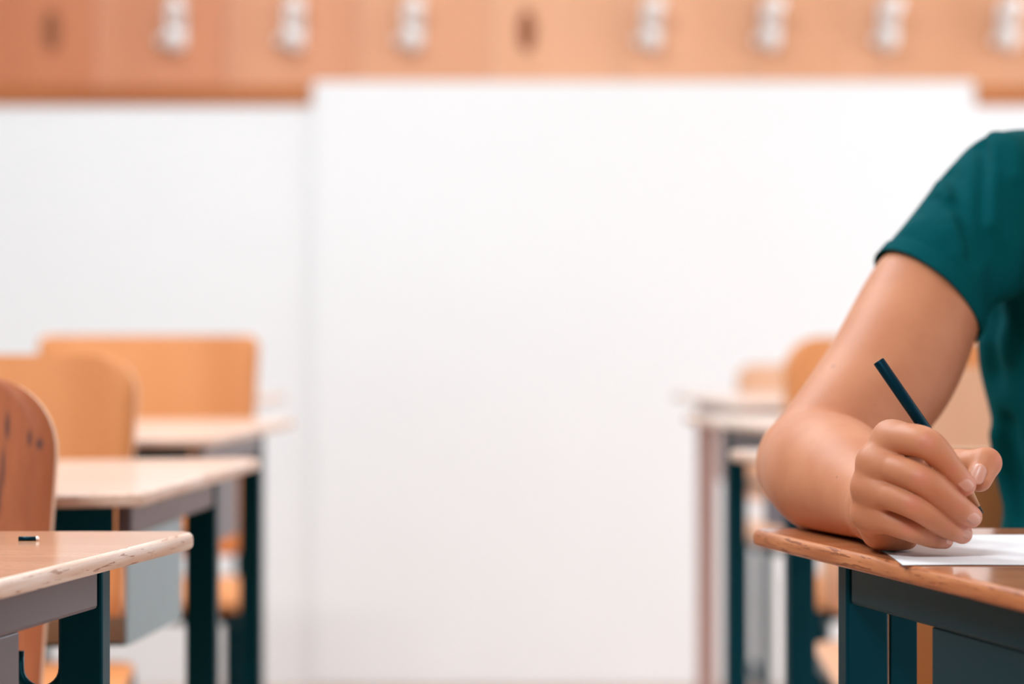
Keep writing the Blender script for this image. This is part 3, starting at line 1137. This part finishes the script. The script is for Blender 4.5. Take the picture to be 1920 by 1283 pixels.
# fingernails
def nail(tip, along, normal, hw, hl):
    along = Vector(along).normalized()
    nrm = Vector(normal)
    nrm = (nrm - along * nrm.dot(along)).normalized()
    side = nrm.cross(along)
    bm = bmesh.new()
    n1_, n2_ = 8, 8
    g = []
    for j in range(n2_ + 1):
        row = []
        for i in range(n1_ + 1):
            u, v = i / n1_ * 2 - 1, j / n2_ * 2 - 1
            # superellipse outline
            su = u * math.sqrt(max(0, 1 - v * v * v * v * 0.5))
            sv = v * math.sqrt(max(0, 1 - u * u * 0.35))
            hgt = -hw * 0.55 * su * su - hl * 0.10 * max(0, sv) ** 2 - hl * 0.12 * min(0, sv) ** 2
            row.append(bm.verts.new(Vector(tip) + side * su * hw + along * sv * hl + nrm * hgt))
        g.append(row)
    for j in range(n2_):
        for i in range(n1_):
            bm.faces.new((g[j][i], g[j][i + 1], g[j + 1][i + 1], g[j + 1][i]))
    bmesh.ops.recalc_face_normals(bm, faces=bm.faces[:])
    bmesh.ops.solidify(bm, geom=bm.faces[:], thickness=0.0007)
    bmesh.ops.translate(bm, verts=bm.verts, vec=-BASE)
    bm_obj('fingernail', bm, M['nail'], student, True)


def nail_at(px, py, along, normal, hw, hl, lift=0.0004):
    p = march(body, px, py)
    nail(Vector(p) + Vector(normal).normalized() * lift, along, normal, hw, hl)


J = FING['index'][0]
nail_at(1814, 905, J[3] - J[2], (0.28, -0.93, 0.22), 0.0060, 0.0066, 0.0011)
J = FING['middle'][0]
nail_at(1827, 968, J[3] - J[2], (0.46, -0.87, 0.15), 0.0052, 0.0062, 0.0009)
J = FING['ring'][0]
nail_at(1813, 998, J[3] - J[2], (0.58, -0.78, 0.22), 0.0042, 0.0052, 0.0007)
J = FING['pinky'][0]
nail_at(1781, 1013, J[3] - J[2], (0.75, -0.62, 0.2), 0.0030, 0.0038)
nail_at(1833, 889, (-0.012, -0.006, -0.030), (-0.45, -0.88, 0.05), 0.0050, 0.0075, 0.0009)


# t-shirt
def ridge(P, pts, width):
    d = None
    for a, b2 in zip(pts, pts[1:]):
        c_ = cone(P, a, b2, 0, 0)
        d = c_ if d is None else np.minimum(d, c_)
    return np.exp(-(d / width) ** 2)


SLV = (HEM - S_R) / np.linalg.norm(HEM - S_R)
HEM_N = SLV + np.array([0.0, 0.16, 0.05])
HEM_N = HEM_N / np.linalg.norm(HEM_N)
S_E = HEM + SLV * 0.035
def shirt_base(P):
    d = smin(torso(P, 0.012), shoulders(P, 0.004), 0.035)
    d = smin(d, cone(P, S_R, S_E, 0.0535, 0.0550), 0.022)
    lo = S_L + (E_L - S_L) * 0.72
    d = smin(d, cone(P, S_L, lo, 0.056, 0.058), 0.022)
    # flared lower hem
    q = P.copy()
    q[:, 1] = (P[:, 1] - 2.16) * 2.05
    return smin(d, cone(q, (TC, 0, 0.50), (TC, 0, 0.66), 0.222, 0.172) * 0.8, 0.03)


def on_cloth(*px):
    out = []
    for (xa, ya), (xb_, yb_) in zip(px, px[1:]):
        m_ = max(1, round(math.hypot(xb_ - xa, yb_ - ya) / 14))
        out += [march(shirt_base, xa + (xb_ - xa) * q / m_, ya + (yb_ - ya) * q / m_, 1.92, 2.25, 330) for q in range(m_)]
    return out + [march(shirt_base, px[-1][0], px[-1][1], 1.92, 2.25, 330)]


# creases (-) and ridges (+) of the cloth: path, width, height
FOLDS = [(on_cloth((1776, 328), (1789, 340), (1794, 380), (1808, 422), (1818, 450), (1822, 478)), 0.0074, -0.0090),
         (on_cloth((1768, 338), (1779, 352), (1783, 392), (1796, 432), (1808, 470)), 0.0081, 0.0053),
         (on_cloth((1842, 272), (1849, 288), (1851, 318), (1848, 360), (1845, 410), (1847, 470)), 0.0068, -0.0090),
         (on_cloth((1864, 258), (1866, 278), (1862, 308), (1857, 352), (1856, 420)), 0.0068, 0.0083),
         (on_cloth((1738, 366), (1762, 374), (1780, 392)), 0.0061, -0.0045),
         (on_cloth((1742, 356), (1774, 370)), 0.0061, 0.0042),
         (on_cloth((1712, 425), (1735, 420), (1765, 440)), 0.0108, 0.0037),
         (on_cloth((1890, 262), (1902, 290), (1908, 330)), 0.0095, 0.0060),
         (on_cloth((1905, 470), (1902, 560), (1885, 650)), 0.0162, 0.0060),
         (on_cloth((1872, 480), (1868, 600), (1862, 700)), 0.0135, -0.0060),
         (on_cloth((1872, 820), (1886, 900), (1908, 980)), 0.0108, 0.0090),
         (on_cloth((1890, 800), (1905, 880), (1918, 970)), 0.0108, -0.0075)]


def shirt(P):
    d = shirt_base(P)
    near = (P[:, 0] < 0.62) & (np.abs(d) < 0.03)
    if near.any():
        Pn = P[near]
        f_ = np.zeros(len(Pn))
        for pts, w_, a_ in FOLDS:
            lo_, hi_ = np.min(pts, 0) - 2.6 * w_, np.max(pts, 0) + 2.6 * w_
            m_ = ((Pn > lo_) & (Pn < hi_)).all(1)
            if m_.any():
                f_[m_] += a_ * ridge(Pn[m_], pts, w_)
        s_ = (Pn - HEM) @ HEM_N
        on_arm = ((Pn[:, 0] < 0.47)).astype(float)
        f_ += on_arm * 0.0018 * (np.clip((s_ + 0.0155) / 0.0025, 0, 1)) - on_arm * 0.0012 * np.exp(-((s_ + 0.0165) / 0.002) ** 2)
        dn = d[near] - f_
        d[near] = dn
    # gentle cloth unevenness
    d = d - 0.0012 * np.sin(P[:, 0] * 61 + 3 * np.sin(P[:, 2] * 17)) * np.sin(P[:, 2] * 43 + 2 * np.sin(P[:, 1] * 23))
    return d


V, Q = mesh_sdf(shirt, axis(0.34, 0.96, [(0.36, 0.56, 0.0032)], 0.008), axis(1.88, 2.50, [(1.96, 2.16, 0.0036)], 0.007),
                axis(0.56, 1.14, [(0.86, 1.11, 0.0036)], 0.0055), relax=2)
me = np_mesh('shirt_cut', V, Q)
bm = bmesh.new()
bm.from_mesh(me)


def cut(test, co, no):
    fs = [f for f in bm.faces if test(f.calc_center_median())]
    geom = list({v for f in fs for v in f.verts}) + list({e for f in fs for e in f.edges}) + fs
    bmesh.ops.bisect_plane(bm, geom=geom, dist=1e-6, plane_co=co, plane_no=no, clear_outer=True)


cut(lambda p: p.x < 0.455 and p.z > 0.86, Vector(HEM), Vector(HEM_N))
nl = Vector(E_L - S_L).normalized()
LL = (Vector(E_L) - Vector(S_L)).length


def left_sleeve(p):
    r_ = p - Vector(S_L)
    return r_.dot(nl) > 0.46 * LL and (r_ - nl * r_.dot(nl)).length < 0.078


cut(left_sleeve, Vector(S_L + (E_L - S_L) * 0.60), nl)
cut(lambda p: p.z < 0.75, Vector((TC, 2.2, 0.60)), Vector((0, 0, -1)))
# round neckline
NC, NA, NB = Vector((0.656, 2.108, 0)), 0.080, 0.062


def neck_r(p):
    return math.hypot((p.x - NC.x) / NA, (p.y - NC.y) / NB)


bmesh.ops.delete(bm, geom=[f for f in bm.faces if f.calc_center_median().z > 1.0 and neck_r(f.calc_center_median()) < 1], context='FACES')
for v in bm.verts:
    if v.is_boundary and v.co.z > 1.0 and neck_r(v.co) < 1.25:
        k = neck_r(v.co)
        v.co.x = NC.x + (v.co.x - NC.x) / k
        v.co.y = NC.y + (v.co.y - NC.y) / k
bmesh.ops.delete(bm, geom=[v for v in bm.verts if not v.link_faces], context='VERTS')
bmesh.ops.translate(bm, verts=bm.verts, vec=-BASE)
for f in bm.faces:
    f.smooth = True
so = bm_obj('t_shirt', bm, M['jersey'], student, recalc=False)
so['label'] = 'teal short-sleeved t-shirt'
sm = so.modifiers.new('cloth_thickness', 'SOLIDIFY')
sm.thickness = 0.0016
sm.offset = -1


# trousers, shoes, hair, eyes (mostly below the desk or above the frame)
def trousers(P):
    d = smin(legs(P, 0.004), torso(P, 0.004), 0.03)
    d = smax(d, P[:, 2] - 0.66, 0.004)
    d = np.where(P[:, 1] > 1.90, smax(d, 0.4935 - P[:, 2], 0.006), d)
    return smax(d, 0.13 - P[:, 2], 0.004)


V, Q = mesh_sdf(trousers, axis(0.38, 0.92, [], 0.009), axis(1.72, 2.52, [], 0.009), axis(0.10, 0.70, [], 0.009), relax=1)
person_part('trousers', V, Q, M['denim'])
for a_ in ANK:
    def shoe(P, a_=a_):
        d = smin(cone(P, a_ + [0, 0.03, -0.055], a_ + [0, -0.15, -0.062], 0.042, 0.036), cone(P, a_, a_ + [0, 0.02, -0.05], 0.044, 0.044), 0.02)
        return smax(smax(d, 0.001 - P[:, 2], 0.004), P[:, 2] - 0.10, 0.004)
    V, Q = mesh_sdf(shoe, axis(a_[0] - 0.07, a_[0] + 0.07, [], 0.007), axis(a_[1] - 0.22, a_[1] + 0.1, [], 0.007), axis(-0.02, 0.13, [], 0.007))
    person_part('shoe', V, Q, M['shoe'])


def hair(P):
    q = (P - HC) @ TILT.T
    d = ell(q, (0, 0.018, 0.042), (0.084, 0.100, 0.096))
    d = d - 0.002 * np.sin(q[:, 0] * 150 + 4 * np.sin(q[:, 2] * 40)) * np.sin(q[:, 1] * 70)
    face = ell(q, (0, -0.10, -0.035), (0.085, 0.085, 0.105))
    d = smax(d, -face, 0.008)
    return smax(d, -(q[:, 2] + 0.075), 0.01)


V, Q = mesh_sdf(hair, axis(0.546, 0.766, [], 0.005), axis(1.82, 2.16, [], 0.005), axis(1.06, 1.42, [], 0.005))
person_part('hair', V, Q, M['hair'])
for sx in (-1, 1):
    pt = TILT.T @ np.array([sx * 0.031, -0.0665, 0.005]) + HC
    bm = bmesh.new()
    bmesh.ops.create_uvsphere(bm, u_segments=14, v_segments=10, radius=0.0120, matrix=Matrix.Translation(Vector(pt) - BASE))
    ey = bm_obj('eye', bm, M['eye'], student, True)
    gz = TILT.T @ np.array([0.0, -0.0088, -0.0035])
    bm = bmesh.new()
    bmesh.ops.create_uvsphere(bm, u_segments=14, v_segments=10, radius=0.0052, matrix=Matrix.Translation(Vector(pt + gz) - BASE))
    bm_obj('iris', bm, M['hair'], ey, True)

# housings for the added ceiling fill lights
for (lx, ly, pw) in FILL_LAMPS:
    where = {-0.9: 'before the front left desk', -0.5: 'above the far end of the aisle', -1.3: 'above the middle of the left desks', 1.7: 'nearest the windows'}[lx]
    t = thing('ceiling_lamp', 'white ceiling lamp housing ' + where, 'lamp', (lx, ly, H), 0, 'ceiling lamps')
    for (a_, b_, c_, d_) in ((-0.63, -0.60, -0.33, 0.33), (0.60, 0.63, -0.33, 0.33), (-0.60, 0.60, -0.33, -0.30), (-0.60, 0.60, 0.30, 0.33)):
        box('frame', a_, b_, c_, d_, -0.05, 0.0, M['wall'], t)
